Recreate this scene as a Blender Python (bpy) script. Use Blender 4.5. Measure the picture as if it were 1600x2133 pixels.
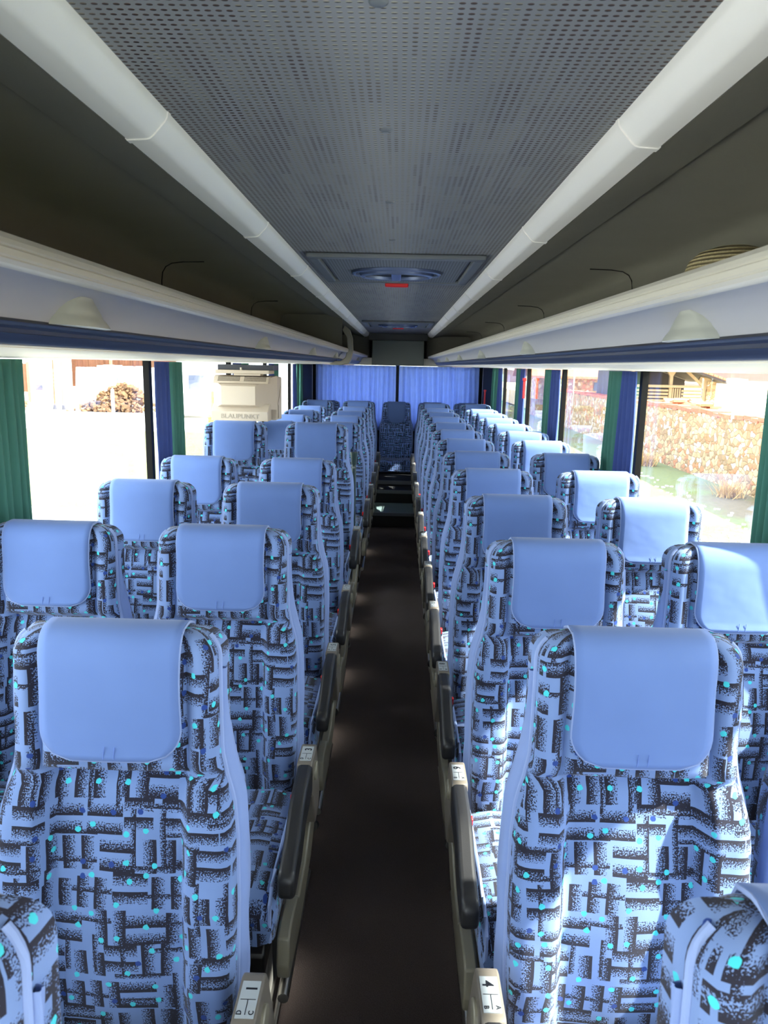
import bpy, bmesh, math, random
from mathutils import Matrix, Vector
random.seed(7)
for o in list(bpy.data.objects): bpy.data.objects.remove(o)
S = bpy.context.scene
C = S.collection
PI = math.pi
H = 1.70                      # camera height above the aisle floor
CX = 0.023                    # camera sits a little right of the bus centre line

# ------------------------------------------------------------------ camera
cam = bpy.data.objects.new('camera', bpy.data.cameras.new('camera'))
C.objects.link(cam)
FPX = 1540.0
cam.data.sensor_fit = 'HORIZONTAL'; cam.data.sensor_width = 36.0
cam.data.lens = FPX / 1600 * 36.0
F = Vector((32, 304.5, -FPX)); F.normalize()
h = Vector((1, -.0212, 0))
R = (h - h.dot(F) * F).normalized()
U = R.cross(F).normalized()
rot = Matrix((R, F, U))       # rows: world axes in camera coords  -> this is cam-to-world
cam.matrix_world = Matrix.Translation((CX, 0, H)) @ rot.to_4x4()
cam.data.clip_start = .02; cam.data.clip_end = 600
cam.data.dof.use_dof = True; cam.data.dof.focus_distance = 2.4; cam.data.dof.aperture_fstop = 16
S.camera = cam

# ------------------------------------------------------------------ world, sun, exposure
w = bpy.data.worlds.new('sky'); S.world = w; w.use_nodes = True
bg = w.node_tree.nodes['Background']
bg.inputs[0].default_value = (0.90, 0.95, 1.0, 1)
bg.inputs[1].default_value = 6.8
sl = bpy.data.lights.new('sun', 'SUN'); sl.energy = 26; sl.angle = math.radians(1.0); sl.color = (1, .95, .86)
sun = bpy.data.objects.new('sun', sl); C.objects.link(sun)
sun.location = (20, -10, 20)
sun.rotation_euler = Vector((1.0, -0.22, 1.0)).to_track_quat('Z', 'Y').to_euler()
S.view_settings.view_transform = 'Standard'; S.view_settings.look = 'None'
S.view_settings.gamma = 1; S.view_settings.use_curve_mapping = False
S.view_settings.exposure = 0.14

# ------------------------------------------------------------------ materials
def s2l(c):
    return tuple(((v/255)/12.92 if v/255 <= .04045 else ((v/255+.055)/1.055)**2.4) for v in c) + (1,)
class NT:
    def __init__(s, name):
        s.m = bpy.data.materials.new(name); s.m.use_nodes = True
        s.t = s.m.node_tree; s.b = s.t.nodes['Principled BSDF']; s.out = s.t.nodes['Material Output']
    def n(s, typ, **kw):
        x = s.t.nodes.new(typ)
        for k, v in kw.items():
            setattr(x, k, v)
        return x
    def l(s, a, b): s.t.links.new(a, b)
    def put(s, sock, v):
        if isinstance(v, bpy.types.NodeSocket): s.l(v, sock)
        else: sock.default_value = v
    def math(s, op, a, b=None, c=None, clamp=False):
        x = s.n('ShaderNodeMath', operation=op, use_clamp=clamp)
        s.put(x.inputs[0], a)
        if b is not None: s.put(x.inputs[1], b)
        if c is not None: s.put(x.inputs[2], c)
        return x.outputs[0]
    def mix(s, f, a, b):
        x = s.n('ShaderNodeMix', data_type='RGBA')
        s.put(x.inputs[0], f); s.put(x.inputs[6], a); s.put(x.inputs[7], b)
        return x.outputs[2]
    def noise(s, vec, scale, detail=2, rough=.5):
        x = s.n('ShaderNodeTexNoise'); x.inputs['Scale'].default_value = scale
        x.inputs['Detail'].default_value = detail; x.inputs['Roughness'].default_value = rough
        if vec is not None: s.l(vec, x.inputs['Vector'])
        return x
    def bump(s, hgt, strength=.3, dist=.002):
        x = s.n('ShaderNodeBump'); x.inputs['Strength'].default_value = strength
        x.inputs['Distance'].default_value = dist; s.l(hgt, x.inputs['Height'])
        s.l(x.outputs[0], s.b.inputs['Normal'])
    def coord(s, k='Object'):
        return s.n('ShaderNodeTexCoord').outputs[k]
    def setb(s, **kw):
        for k, v in kw.items():
            s.put(s.b.inputs[k], v)

def plain(name, rgb, rough=.5, metal=0, noise=0, nscale=8, bump=0, bscale=200, sheen=0):
    t = NT(name); col = s2l(rgb)
    t.setb(**{'Roughness': rough, 'Metallic': metal})
    if noise:
        n = t.noise(t.coord(), nscale, 3)
        a = tuple(v*(1-noise) for v in col[:3]) + (1,); b = tuple(min(1, v*(1+noise)) for v in col[:3]) + (1,)
        t.put(t.b.inputs['Base Color'], t.mix(n.outputs[0], a, b))
    else:
        t.b.inputs['Base Color'].default_value = col
    if bump:
        t.bump(t.noise(t.coord(), bscale, 2).outputs[0], bump, .001)
    if sheen:
        t.setb(**{'Sheen Weight': sheen, 'Sheen Roughness': .4})
    return t.m

def maze_fabric(name, light, dark, teal, navy, cellsize=.068):
    t = NT(name)
    uv = t.coord('UV')
    warp = t.noise(uv, 6, 1)
    vm = t.n('ShaderNodeVectorMath', operation='MULTIPLY_ADD')
    t.l(warp.outputs['Color'], vm.inputs[0]); vm.inputs[1].default_value = (.016,)*3; t.l(uv, vm.inputs[2])
    sp = t.n('ShaderNodeSeparateXYZ'); t.l(vm.outputs[0], sp.inputs[0])
    def layer(cs, ox, oy, seed):
        py = t.math('MULTIPLY_ADD', sp.outputs[1], 1/cs, oy)
        row = t.math('FLOOR', py)
        px0 = t.math('MULTIPLY_ADD', sp.outputs[0], 1/cs, ox)
        px = t.math('MULTIPLY_ADD', t.math('FRACT', t.math('MULTIPLY', row, .37)), 1.0, px0)
        colc = t.math('FLOOR', px)
        cv = t.n('ShaderNodeCombineXYZ'); t.l(colc, cv.inputs[0]); t.l(row, cv.inputs[1]); cv.inputs[2].default_value = seed
        wn = t.n('ShaderNodeTexWhiteNoise', noise_dimensions='3D'); t.l(cv.outputs[0], wn.inputs['Vector'])
        ws = t.n('ShaderNodeSeparateColor'); t.l(wn.outputs['Color'], ws.inputs[0])
        fx = t.math('FRACT', px); fy = t.math('FRACT', py)
        orient = t.math('GREATER_THAN', ws.outputs[0], .5)
        def sel(a, b):
            return t.math('ADD', t.math('MULTIPLY', orient, a), t.math('MULTIPLY', t.math('SUBTRACT', 1, orient), b))
        q = sel(fy, fx); r = sel(fx, fy)
        q = t.math('FRACT', t.math('MULTIPLY', q, 2))
        flip = t.math('GREATER_THAN', ws.outputs[1], .5)
        q = t.math('ABSOLUTE', t.math('SUBTRACT', q, flip))
        # bar: solid edge then fading speckle
        solid = t.math('LESS_THAN', q, .17)
        endgap = t.math('LESS_THAN', r, t.math('MULTIPLY_ADD', ws.outputs[2], .3, .72))
        return q, solid, endgap
    sn = t.noise(uv, 360, 1.5, .7).outputs[0]
    q, solid, gap = layer(cellsize, .13, .41, 1.0)
    thr = t.math('MULTIPLY_ADD', q, .34, .34)
    speck = t.math('MULTIPLY', t.math('GREATER_THAN', sn, thr), t.math('LESS_THAN', q, .70))
    soft = t.math('MULTIPLY', solid, t.math('GREATER_THAN', sn, .30))
    bar = t.math('MULTIPLY', t.math('MAXIMUM', soft, speck), gap)
    # connecting strokes on a second, wider grid give the maze its corners
    q2, solid2, gap2 = layer(cellsize*1.55, .62, .27, 5.0)
    thr2 = t.math('MULTIPLY_ADD', q2, 1.1, .34)
    bar2 = t.math('MULTIPLY', t.math('MULTIPLY', t.math('LESS_THAN', q2, .20), t.math('GREATER_THAN', sn, thr2)), gap2)
    dk = t.math('MAXIMUM', bar, bar2)
    base = t.mix(t.noise(uv, 9, 2).outputs[0], s2l(tuple(v*.92 for v in light)), s2l(tuple(min(255, v*1.07) for v in light)))
    col = t.mix(dk, base, s2l(dark))
    vo = t.n('ShaderNodeTexVoronoi', voronoi_dimensions='2D', feature='F1'); vo.inputs['Scale'].default_value = 21
    vo.inputs['Randomness'].default_value = .85; t.l(uv, vo.inputs['Vector'])
    cs = t.n('ShaderNodeSeparateColor'); t.l(vo.outputs['Color'], cs.inputs[0])
    wob = t.math('MULTIPLY_ADD', t.noise(uv, 160, 1).outputs[0], .09, .065)
    dot = t.math('LESS_THAN', vo.outputs['Distance'], wob)
    isn = t.math('GREATER_THAN', cs.outputs[0], .74)
    dot = t.math('MULTIPLY', dot, t.math('LESS_THAN', cs.outputs[1], .88))
    col = t.mix(dot, col, t.mix(isn, s2l(teal), s2l(navy)))
    t.l(col, t.b.inputs['Base Color'])
    t.setb(**{'Roughness': .9, 'Sheen Weight': .15})
    t.bump(t.noise(uv, 900, 1).outputs[0], .25, .001)
    return t.m

M = {}
M['fabric'] = maze_fabric('maze_fabric', (110, 136, 188), (17, 16, 38), (62, 196, 210), (22, 58, 132))
M['fabric_rear'] = maze_fabric('maze_fabric_rear_bright', (136, 168, 236), (16, 20, 48), (60, 150, 190), (24, 60, 140), .05)  # light blue raised to make up for weak daylight at the back row
def velour(name, rgb):
    t = NT(name); c = s2l(rgb)
    n = t.noise(t.coord(), 5, 3)
    t.l(t.mix(n.outputs[0], tuple(v*.84 for v in c[:3])+(1,), tuple(min(1, v*1.12) for v in c[:3])+(1,)), t.b.inputs['Base Color'])
    t.setb(**{'Roughness': .85, 'Sheen Weight': .12, 'Sheen Roughness': .5})
    n2 = t.noise(t.coord(), 13, 2)
    t.bump(n2.outputs[0], .35, .006)
    return t.m
M['cover'] = velour('blue_velour', (94, 122, 182))
M['piping'] = plain('piping_blue', (132, 152, 200), .8, sheen=.15)
M['band'] = velour('band_velour', (122, 144, 196))
M['stitch'] = plain('stitch', (96, 122, 190), .8)
M['arm'] = plain('armrest_black', (38, 38, 40), .38, bump=.15, bscale=500)
M['beige'] = plain('beige_plastic', (122, 117, 102), .38, noise=.05)
M['greybeige'] = plain('hinge_plastic', (108, 101, 92), .4)
M['alu'] = plain('aluminium', (176, 174, 170), .32, 1.0)
M['steel'] = plain('grey_metal', (150, 148, 144), .4, .7)
M['black'] = plain('black_plastic', (18, 18, 20), .4)
M['rubber'] = plain('rubber', (12, 12, 14), .6)
M['red'] = plain('buckle_red', (235, 28, 28), .35)
M['plate'] = plain('plate_white', (160, 167, 172), .4)
M['ink'] = plain('ink', (20, 22, 30), .5)
M['cove'] = plain('milky_plastic', (244, 241, 238), .4, noise=.02, nscale=3)
M['lip'] = plain('rack_lip', (186, 182, 172), .42, noise=.05, nscale=2)
M['under'] = plain('rack_underside', (150, 151, 160), .6, noise=.04, nscale=2)
M['pod'] = plain('pod_plastic', (150, 152, 146), .45)
M['navyrail'] = plain('navy_rail', (30, 37, 62), .45)
M['darkrail'] = plain('dark_rail', (34, 36, 48), .4)
M['cream'] = plain('cream_trim', (222, 214, 196), .45)
M['darkfelt'] = plain('dark_felt', (122, 119, 108), .9, noise=.08, nscale=4, bump=.3, bscale=300)
M['seam'] = plain('seam', (26, 25, 24), .9)
M['wallgrey'] = plain('wall_grey', (120, 124, 134), .8, noise=.05)
M['bodywhite'] = plain('bus_outer_skin', (210, 214, 218), .5)
M['pillar'] = plain('pillar_black', (15, 14, 14), .6)
M['pillar'].node_tree.nodes['Principled BSDF'].inputs['Specular IOR Level'].default_value = .12
M['step'] = plain('step_rubber', (104, 122, 124), .5, noise=.1, nscale=20)
M['stepdark'] = plain('step_dark', (18, 19, 21), .7)
M['frame'] = plain('frame_grey', (110, 114, 118), .45)
M['ventblue'] = plain('vent_ring', (108, 120, 150), .25, .3)
M['tv'] = plain('tv_beige', (186, 172, 154), .55)
M['tvletter'] = plain('tv_letter', (158, 146, 130), .55)  # same plastic as the casing, darkened in place of relief shading
M['tvdark'] = plain('tv_recess', (150, 138, 122), .6)
M['poleg'] = plain('pole_green', (58, 76, 74), .3, .2)
M['pod_grey'] = plain('header_grey', (96, 102, 98), .55)

def carpet():
    t = NT('aisle_carpet'); co = t.coord()
    n = t.noise(co, 260, 2, .7); n2 = t.noise(co, 3, 2)
    a = t.mix(n.outputs[0], s2l((34, 28, 28)), s2l((104, 90, 88)))
    t.l(t.mix(n2.outputs[0], a, s2l((62, 53, 52))), t.b.inputs['Base Color'])
    t.setb(Roughness=.97); t.bump(n.outputs[0], .6, .003)
    return t.m
M['carpet'] = carpet()

def perforated():
    t = NT('perforated_ceiling'); co = t.coord()
    sp = t.n('ShaderNodeSeparateXYZ'); t.l(co, sp.inputs[0])
    p = 1/.0134
    fx = t.math('FRACT', t.math('MULTIPLY', sp.outputs[0], p)); fy = t.math('FRACT', t.math('MULTIPLY', sp.outputs[1], p))
    ix = t.math('FLOOR', t.math('MULTIPLY', sp.outputs[0], p)); iy = t.math('FLOOR', t.math('MULTIPLY', sp.outputs[1], p))
    dx = t.math('DIVIDE', t.math('SUBTRACT', fx, .5), .31); dy = t.math('DIVIDE', t.math('SUBTRACT', fy, .5), .21)
    r2 = t.math('ADD', t.math('MULTIPLY', dx, dx), t.math('MULTIPLY', dy, dy))
    hole = t.math('LESS_THAN', r2, 1)
    cv = t.n('ShaderNodeCombineXYZ'); t.l(t.math('FLOOR', t.math('DIVIDE', ix, 1)), cv.inputs[0]); t.l(t.math('FLOOR', t.math('DIVIDE', iy, 7)), cv.inputs[1])
    wn = t.noise(cv.outputs[0], .35, 2)
    # what lies in the holes: pale padding or reddish brown board
    deep = t.mix(t.math('SUBTRACT', t.math('MULTIPLY_ADD', wn.outputs[0], 5.0, -1.3), t.math('MULTIPLY', t.math('ABSOLUTE', sp.outputs[0]), 4.0), clamp=True), s2l((88, 62, 52)), s2l((176, 168, 148)))
    edge = t.math('GREATER_THAN', dy, .1)
    deep2 = t.mix(edge, deep, s2l((40, 36, 36)))
    base = t.mix(t.noise(co, 2, 3).outputs[0], s2l((124, 126, 130)), s2l((150, 151, 153)))
    t.l(t.mix(hole, base, deep2), t.b.inputs['Base Color'])
    t.setb(Roughness=.75)
    return t.m
M['ceil'] = perforated()

def ribbed():
    t = NT('ribbed_hatch'); co = t.coord(); sp = t.n('ShaderNodeSeparateXYZ'); t.l(co, sp.inputs[0])
    s = t.math('SINE', t.math('MULTIPLY', sp.outputs[0], 520))
    t.l(t.mix(t.math('MULTIPLY_ADD', s, .5, .5), s2l((92, 96, 102)), s2l((122, 126, 134))), t.b.inputs['Base Color'])
    t.setb(Roughness=.7); return t.m
M['rib'] = ribbed()

def curtain_mat(name, rgb, trans=.35):
    t = NT(name); c = s2l(rgb)
    sp = t.n('ShaderNodeSeparateXYZ'); t.l(t.coord('UV'), sp.inputs[0])
    n = t.noise(t.coord('UV'), 14, 2)
    t.l(t.mix(n.outputs[0], tuple(v*.85 for v in c[:3])+(1,), tuple(min(1, v*1.1) for v in c[:3])+(1,)), t.b.inputs['Base Color'])
    t.setb(Roughness=.9)
    tr = t.n('ShaderNodeBsdfTranslucent'); tr.inputs[0].default_value = c
    mx = t.n('ShaderNodeMixShader'); mx.inputs[0].default_value = trans
    t.l(t.b.outputs[0], mx.inputs[1]); t.l(tr.outputs[0], mx.inputs[2]); t.l(mx.outputs[0], t.out.inputs[0])
    return t.m
M['c_navy'] = curtain_mat('curtain_navy', (58, 78, 142), .12)
M['c_green'] = curtain_mat('curtain_green', (70, 124, 112), .15)
M['c_blue'] = curtain_mat('curtain_rear', (166, 186, 232), .45)

def glass():
    t = NT('window_glass')
    tr = t.n('ShaderNodeBsdfTransparent'); tr.inputs[0].default_value = (.94, .97, .96, 1)
    gl = t.n('ShaderNodeBsdfGlossy'); gl.inputs['Roughness'].default_value = 0.0
    lw = t.n('ShaderNodeLayerWeight'); lw.inputs[0].default_value = .5
    p = t.math('POWER', lw.outputs['Facing'], 5.0)
    f = t.math('MULTIPLY_ADD', p, .93, .035)
    mx = t.n('ShaderNodeMixShader'); t.l(f, mx.inputs[0]); t.l(tr.outputs[0], mx.inputs[1]); t.l(gl.outputs[0], mx.inputs[2])
    t.l(mx.outputs[0], t.out.inputs[0]); return t.m
M['glass'] = glass()

def stone():
    t = NT('dry_stone'); co = t.coord()
    nz = t.noise(co, 2.2, 3)
    vm = t.n('ShaderNodeVectorMath', operation='MULTIPLY_ADD'); t.l(nz.outputs['Color'], vm.inputs[0]); vm.inputs[1].default_value = (.22,)*3; t.l(co, vm.inputs[2])
    mp = t.n('ShaderNodeMapping'); mp.inputs['Scale'].default_value = (1, 1, 1.35); t.l(vm.outputs[0], mp.inputs[0])
    vo = t.n('ShaderNodeTexVoronoi'); vo.inputs['Scale'].default_value = 5.2; t.l(mp.outputs[0], vo.inputs['Vector'])
    ve = t.n('ShaderNodeTexVoronoi', feature='DISTANCE_TO_EDGE'); ve.inputs['Scale'].default_value = 5.2; t.l(mp.outputs[0], ve.inputs['Vector'])
    cs = t.n('ShaderNodeSeparateColor'); t.l(vo.outputs['Color'], cs.inputs[0])
    c = t.mix(cs.outputs[0], s2l((136, 108, 78)), s2l((186, 164, 128)))
    c = t.mix(t.math('GREATER_THAN', cs.outputs[1], .8), c, s2l((168, 116, 84)))
    c = t.mix(t.math('GREATER_THAN', cs.outputs[2], .85), c, s2l((186, 178, 168)))
    gap = t.math('LESS_THAN', ve.outputs['Distance'], .045)
    t.l(t.mix(gap, c, s2l((128, 104, 78))), t.b.inputs['Base Color'])
    t.setb(Roughness=.95); t.bump(t.math('MINIMUM', ve.outputs['Distance'], .15), .8, .1)
    return t.m
M['stone'] = stone()
M['capred'] = plain('red_brick', (170, 98, 76), .9, noise=.35, nscale=6)
def ground_mat():
    t = NT('ground_grass'); co = t.coord()
    n = t.noise(co, .5, 4); n2 = t.noise(co, 9, 4, .7)
    g = t.mix(n2.outputs[0], s2l((72, 84, 50)), s2l((132, 138, 92)))
    d = t.mix(n2.outputs[0], s2l((84, 74, 56)), s2l((128, 116, 96)))
    t.l(t.mix(t.math('MULTIPLY_ADD', n.outputs[0], 5, -2.2, clamp=True), g, d), t.b.inputs['Base Color'])
    t.setb(Roughness=1.0); return t.m
M['ground'] = ground_mat()
M['yard'] = plain('yard_concrete', (200, 198, 190), .95, noise=.08, nscale=.4)
M['field'] = plain('dry_field', (206, 184, 142), 1, noise=.15, nscale=.2)
M['hill'] = plain('hill_scrub', (84, 58, 48), 1, noise=.4, nscale=.15)
M['wood'] = plain('grey_wood', (146, 126, 100), .9, noise=.2, nscale=12)
M['woodd'] = plain('brown_boards', (120, 78, 56), .9, noise=.3, nscale=7)
M['darkroof'] = plain('roof_underside', (70, 66, 70), .9, noise=.1)
M['tile'] = plain('roof_tiles', (176, 120, 92), .9, noise=.4, nscale=9)
M['render_w'] = plain('white_render', (236, 230, 220), .9)
M['sack'] = plain('white_sack', (236, 238, 240), .7, noise=.03)
M['rubble'] = plain('rubble', (120, 90, 64), .95, noise=.5, nscale=5)
M['vanw'] = plain('van_white', (240, 240, 240), .3)
M['vanglass'] = plain('van_window', (72, 84, 112), .15)
M['yellow'] = plain('post_yellow', (232, 214, 60), .6)
M['dry'] = plain('dry_grass', (196, 164, 110), 1, noise=.3, nscale=12)
def straw():
    t = NT('straw'); sp = t.n('ShaderNodeSeparateXYZ'); t.l(t.coord(), sp.inputs[0])
    s = t.math('SINE', t.math('MULTIPLY', sp.outputs[2], 760))
    n = t.noise(t.coord(), 240, 1)
    f = t.math('MULTIPLY', t.math('MULTIPLY_ADD', s, .5, .5), n.outputs[0])
    t.l(t.mix(t.math('MULTIPLY', f, 1.6, clamp=True), s2l((150, 134, 96)), s2l((218, 204, 160))), t.b.inputs['Base Color'])
    t.setb(Roughness=.8); t.bump(s, .6, .003); return t.m
M['straw'] = straw()

# ------------------------------------------------------------------ mesh helpers
def put(name, bm, mat, parent=None, smooth=True, uv=None, bevel=0, ang=38, seg=2):
    bmesh.ops.recalc_face_normals(bm, faces=bm.faces[:])
    if uv == 'box':
        L = bm.loops.layers.uv.verify()
        for f in bm.faces:
            n = f.normal; a = max(range(3), key=lambda i: abs(n[i]))
            for lp in f.loops:
                c = lp.vert.co
                lp[L].uv = (c.y, c.z) if a == 0 else ((c.x, c.z) if a == 1 else (c.x, c.y))
    me = bpy.data.meshes.new(name); bm.to_mesh(me); bm.free()
    me.materials.append(mat)
    if smooth:
        for p in me.polygons: p.use_smooth = True
        me.set_sharp_from_angle(angle=math.radians(ang))
    o = bpy.data.objects.new(name, me); C.objects.link(o)
    if parent is not None: o.parent = parent
    if bevel:
        b = o.modifiers.new('bevel', 'BEVEL'); b.width = bevel; b.segments = seg; b.limit_method = 'ANGLE'
    return o
def B(): return bmesh.new()
def box(bm, c, s, rot=None):
    m = Matrix.Translation(c)
    if rot is not None: m = m @ rot
    m = m @ Matrix.Diagonal((*s, 1))
    bmesh.ops.create_cube(bm, size=1, matrix=m); return bm
def bx(x0, x1, y0, y1, z0, z1, bm=None):
    bm = bm or B()
    return box(bm, ((x0+x1)/2, (y0+y1)/2, (z0+z1)/2), (abs(x1-x0), abs(y1-y0), abs(z1-z0)))
def cyl(bm, p0, p1, r0, r1=None, n=16):
    p0 = Vector(p0); p1 = Vector(p1); d = p1-p0
    m = Matrix.Translation((p0+p1)/2) @ d.to_track_quat('Z', 'Y').to_matrix().to_4x4()
    bmesh.ops.create_cone(bm, cap_ends=True, segments=n, radius1=r0, radius2=r0 if r1 is None else r1, depth=d.length, matrix=m)
    return bm
def tube(bm, pts, r, n=8, closed=False):
    pts = [Vector(p) for p in pts]; rings = []
    N = len(pts)
    for i, p in enumerate(pts):
        a = pts[i-1] if (i > 0 or closed) else p
        b = pts[(i+1) % N] if (i < N-1 or closed) else p
        t = (b-a).normalized()
        up = Vector((0, 0, 1)) if abs(t.z) < .9 else Vector((0, 1, 0))
        u = t.cross(up).normalized(); v = t.cross(u)
        rings.append([bm.verts.new(p + r*(math.cos(2*PI*k/n)*u + math.sin(2*PI*k/n)*v)) for k in range(n)])
    rng = range(N) if closed else range(N-1)
    for i in rng:
        A, Bq = rings[i], rings[(i+1) % N]
        # align start to avoid twist
        best = min(range(n), key=lambda s: (A[0].co-Bq[s].co).length)
        for k in range(n):
            bm.faces.new((A[k], A[(k+1) % n], Bq[(k+1+best) % n], Bq[(k+best) % n]))
    if not closed:
        bm.faces.new(rings[0]); bm.faces.new(rings[-1][::-1])
    return bm
def prism(prof, a0, a1, axis='y', bm=None, closed=True):
    """extrude a 2D profile; axis y: prof=(x,z); axis x: prof=(y,z)"""
    bm = bm or B()
    def P(p, a): return (p[0], a, p[1]) if axis == 'y' else ((a, p[0], p[1]) if axis == 'x' else (p[0], p[1], a))
    A = [bm.verts.new(P(p, a0)) for p in prof]; Q = [bm.verts.new(P(p, a1)) for p in prof]
    n = len(prof)
    for i in range(n if closed else n-1):
        j = (i+1) % n
        bm.faces.new((A[i], A[j], Q[j], Q[i]))
    if closed:
        bm.faces.new(A); bm.faces.new(Q[::-1])
    return bm
def tag(o, label, cat, group=None, kind=None):
    if label: o['label'] = label
    if cat: o['category'] = cat
    if group: o['group'] = group
    if kind: o['kind'] = kind
    return o
def thing(name, label, cat, loc=(0, 0, 0), rz=0, group=None):
    o = bpy.data.objects.new(name, None); C.objects.link(o); o.empty_display_size = .1
    o.location = loc; o.rotation_euler = (0, 0, rz)
    return tag(o, label, cat, group)
def struct(name, bm, mat, **kw):
    o = put(name, bm, mat, **kw); o['kind'] = 'structure'; return o
def dup_tree(o, parent=None):
    c = o.copy(); C.objects.link(c); c.parent = parent
    for ch in list(o.children): dup_tree(ch, c)
    return c

# ------------------------------------------------------------------ bus shell
Y0, Y1 = -2.0, 10.62           # inside length of the modelled coach
PZ = .15                       # podium height above the aisle floor
struct('floor', bx(-1.24, 1.24, Y0, Y1, -.06, 0), M['carpet'], smooth=False)
AH = .262                      # half width of the sunken aisle
for i, (x0, x1) in enumerate(((-1.24, -AH), (AH, 1.24))):
    struct('trim_%d' % (i+1), bx(x0, x1, Y0, Y1, 0.001, PZ), M['carpet'], smooth=False)
# aluminium podium edge profiles
for i, s in enumerate((-1, 1)):
    p = [(s*AH, .004), (s*(AH-.006), .004), (s*(AH-.006), .012), (s*(AH-.001), .016), (s*(AH-.001), .12), (s*(AH-.014), .128),
         (s*(AH-.016), .142), (s*(AH-.008), .156), (s*(AH+.03), .158), (s*(AH+.032), .151), (s*(AH+.001), .151)]
    struct('trim_%d' % (i+3), prism(p, Y0, 7.9), M['alu'])
struct('trim_63', bx(-1.19, -AH-.001, 3.85, 4.72, PZ+.001, PZ+.095), M['carpet'], smooth=False)
# rear steps in the aisle
struct('trim_5', bx(-AH+.002, AH-.002, 7.76, 8.37, .002, PZ-.012), M['stepdark'], smooth=False)
struct('trim_62', bx(-AH+.002, AH-.002, 7.762, 8.37, PZ-.011, PZ), M['step'], smooth=False)
struct('trim_6', bx(-AH+.002, AH-.002, 8.372, 8.80, .002, .29), M['stepdark'], smooth=False)
struct('trim_7', bx(-AH+.003, AH-.003, 8.802, 9.42, .002, .33), M['stepdark'], smooth=False)
struct('trim_8', bx(-AH+.004, AH-.004, 7.735, 7.759, .124, .158), M['frame'], smooth=False, bevel=.003)
struct('trim_9', bx(-AH+.004, AH-.004, 8.352, 8.371, .262, .300), M['frame'], smooth=False)
struct('trim_10', bx(-AH+.004, AH-.004, 8.785, 8.801, .30, .345), M['frame'], smooth=False)

WX = 1.20
sill, wtop = .86, 1.70
pill = [.135, 1.905, 3.685, 5.455, 6.935, 8.485]
for s, nm in ((-1, 'left'), (1, 'right')):
    bm = B()
    bx(s*WX, s*(WX+.06), Y0, Y1+.06, 0.0, sill, bm)
    bx(s*WX, s*(WX+.06), Y0, Y1+.06, wtop+.012, 2.22, bm)
    bx(s*WX, s*(WX+.06), 9.20, Y1+.06, sill, wtop+.012, bm)
    bx(s*WX, s*(WX+.06), Y0, Y0+.2, sill, wtop+.012, bm)
    struct('wall_'+nm, bm, M['pillar'] if 0 else M['wallgrey'], smooth=False)
    bm = B()
    bx(s*(WX-.012), s*WX, Y0, Y1, sill-.02, sill+.03, bm)
    struct('trim_%d' % (11 if s < 0 else 12), bm, M['frame'], smooth=False, bevel=.004)
for s in (-1, 1):
    struct('trim_%d' % (60 if s < 0 else 61), bx(s*(WX-.02), s*(WX-.0005), 9.22, Y1-.25, sill+.04, wtop-.01), M['pillar'], smooth=False)
wn = 1
for s in (-1, 1):
    edges = [Y0+.2] + pill + [9.20]
    for a, b in zip(edges[:-1], edges[1:]):
        o = struct('window_%d' % wn, bx(s*(WX+.022), s*(WX+.027), a+.019, b-.019, sill, wtop+.012), M['glass'], smooth=False)
        fr = B()
        bx(s*(WX+.004), s*(WX+.034), a+.0, a+.020, sill, wtop+.012, fr)
        bx(s*(WX+.004), s*(WX+.034), b-.020, b-.0, sill, wtop+.012, fr)
        put('window_frame', fr, M['pillar'], o, smooth=False)
        wn += 1
# rear wall with its window, front wall with the windscreen opening
bm = B()
bx(-1.24, 1.24, Y1, Y1+.06, 0, .95, bm); bx(-1.24, 1.24, Y1, Y1+.06, 1.72, 2.22, bm)
bx(-1.24, -1.05, Y1, Y1+.06, .95, 1.72, bm); bx(1.05, 1.24, Y1, Y1+.06, .95, 1.72, bm)
bx(-.03, .03, Y1, Y1+.06, .95, 1.72, bm)
struct('wall_rear', bm, M['pillar'], smooth=False)
struct('window_%d' % wn, bx(-1.05, 1.05, Y1+.03, Y1+.036, .95, 1.72), M['glass'], smooth=False); wn += 1
bm = B()
bx(-1.24, 1.24, Y0-.06, Y0, -.06, .35, bm); bx(-1.24, 1.24, Y0-.06, Y0, 1.85, 2.22, bm)
bx(-1.24, -1.12, Y0-.06, Y0, .35, 1.85, bm); bx(1.12, 1.24, Y0-.06, Y0, .35, 1.85, bm)
struct('wall_front', bm, M['pillar'], smooth=False)
struct('window_%d' % wn, bx(-1.12, 1.12, Y0-.03, Y0-.024, .35, 1.85), M['glass'], smooth=False)
# roof skin
struct('trim_13', bx(-1.26, 1.26, Y0-.06, Y1+.06, 2.20, 2.24), M['bodywhite'], smooth=False)
struct('trim_14', bx(-1.26, 1.26, Y0-.06, Y1+.06, -.30, -.061), M['bodywhite'], smooth=False)
# ceiling panel
CD = H+.42
struct('ceiling', bx(-.392, .392, Y0, Y1, CD, CD+.03), M['ceil'], smooth=False)
tn = 15
for k, yy in enumerate((.62, 1.1, 1.7, 2.3)):     # push studs fixing the ceiling panel
    bm = B(); bmesh.ops.create_uvsphere(bm, u_segments=16, v_segments=8, radius=.012, matrix=Matrix.Translation((-.012, yy+.35, CD)) @ Matrix.Diagonal((1, 1, .4, 1)))
    struct('trim_%d' % tn, bm, M['frame']); tn += 1
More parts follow.
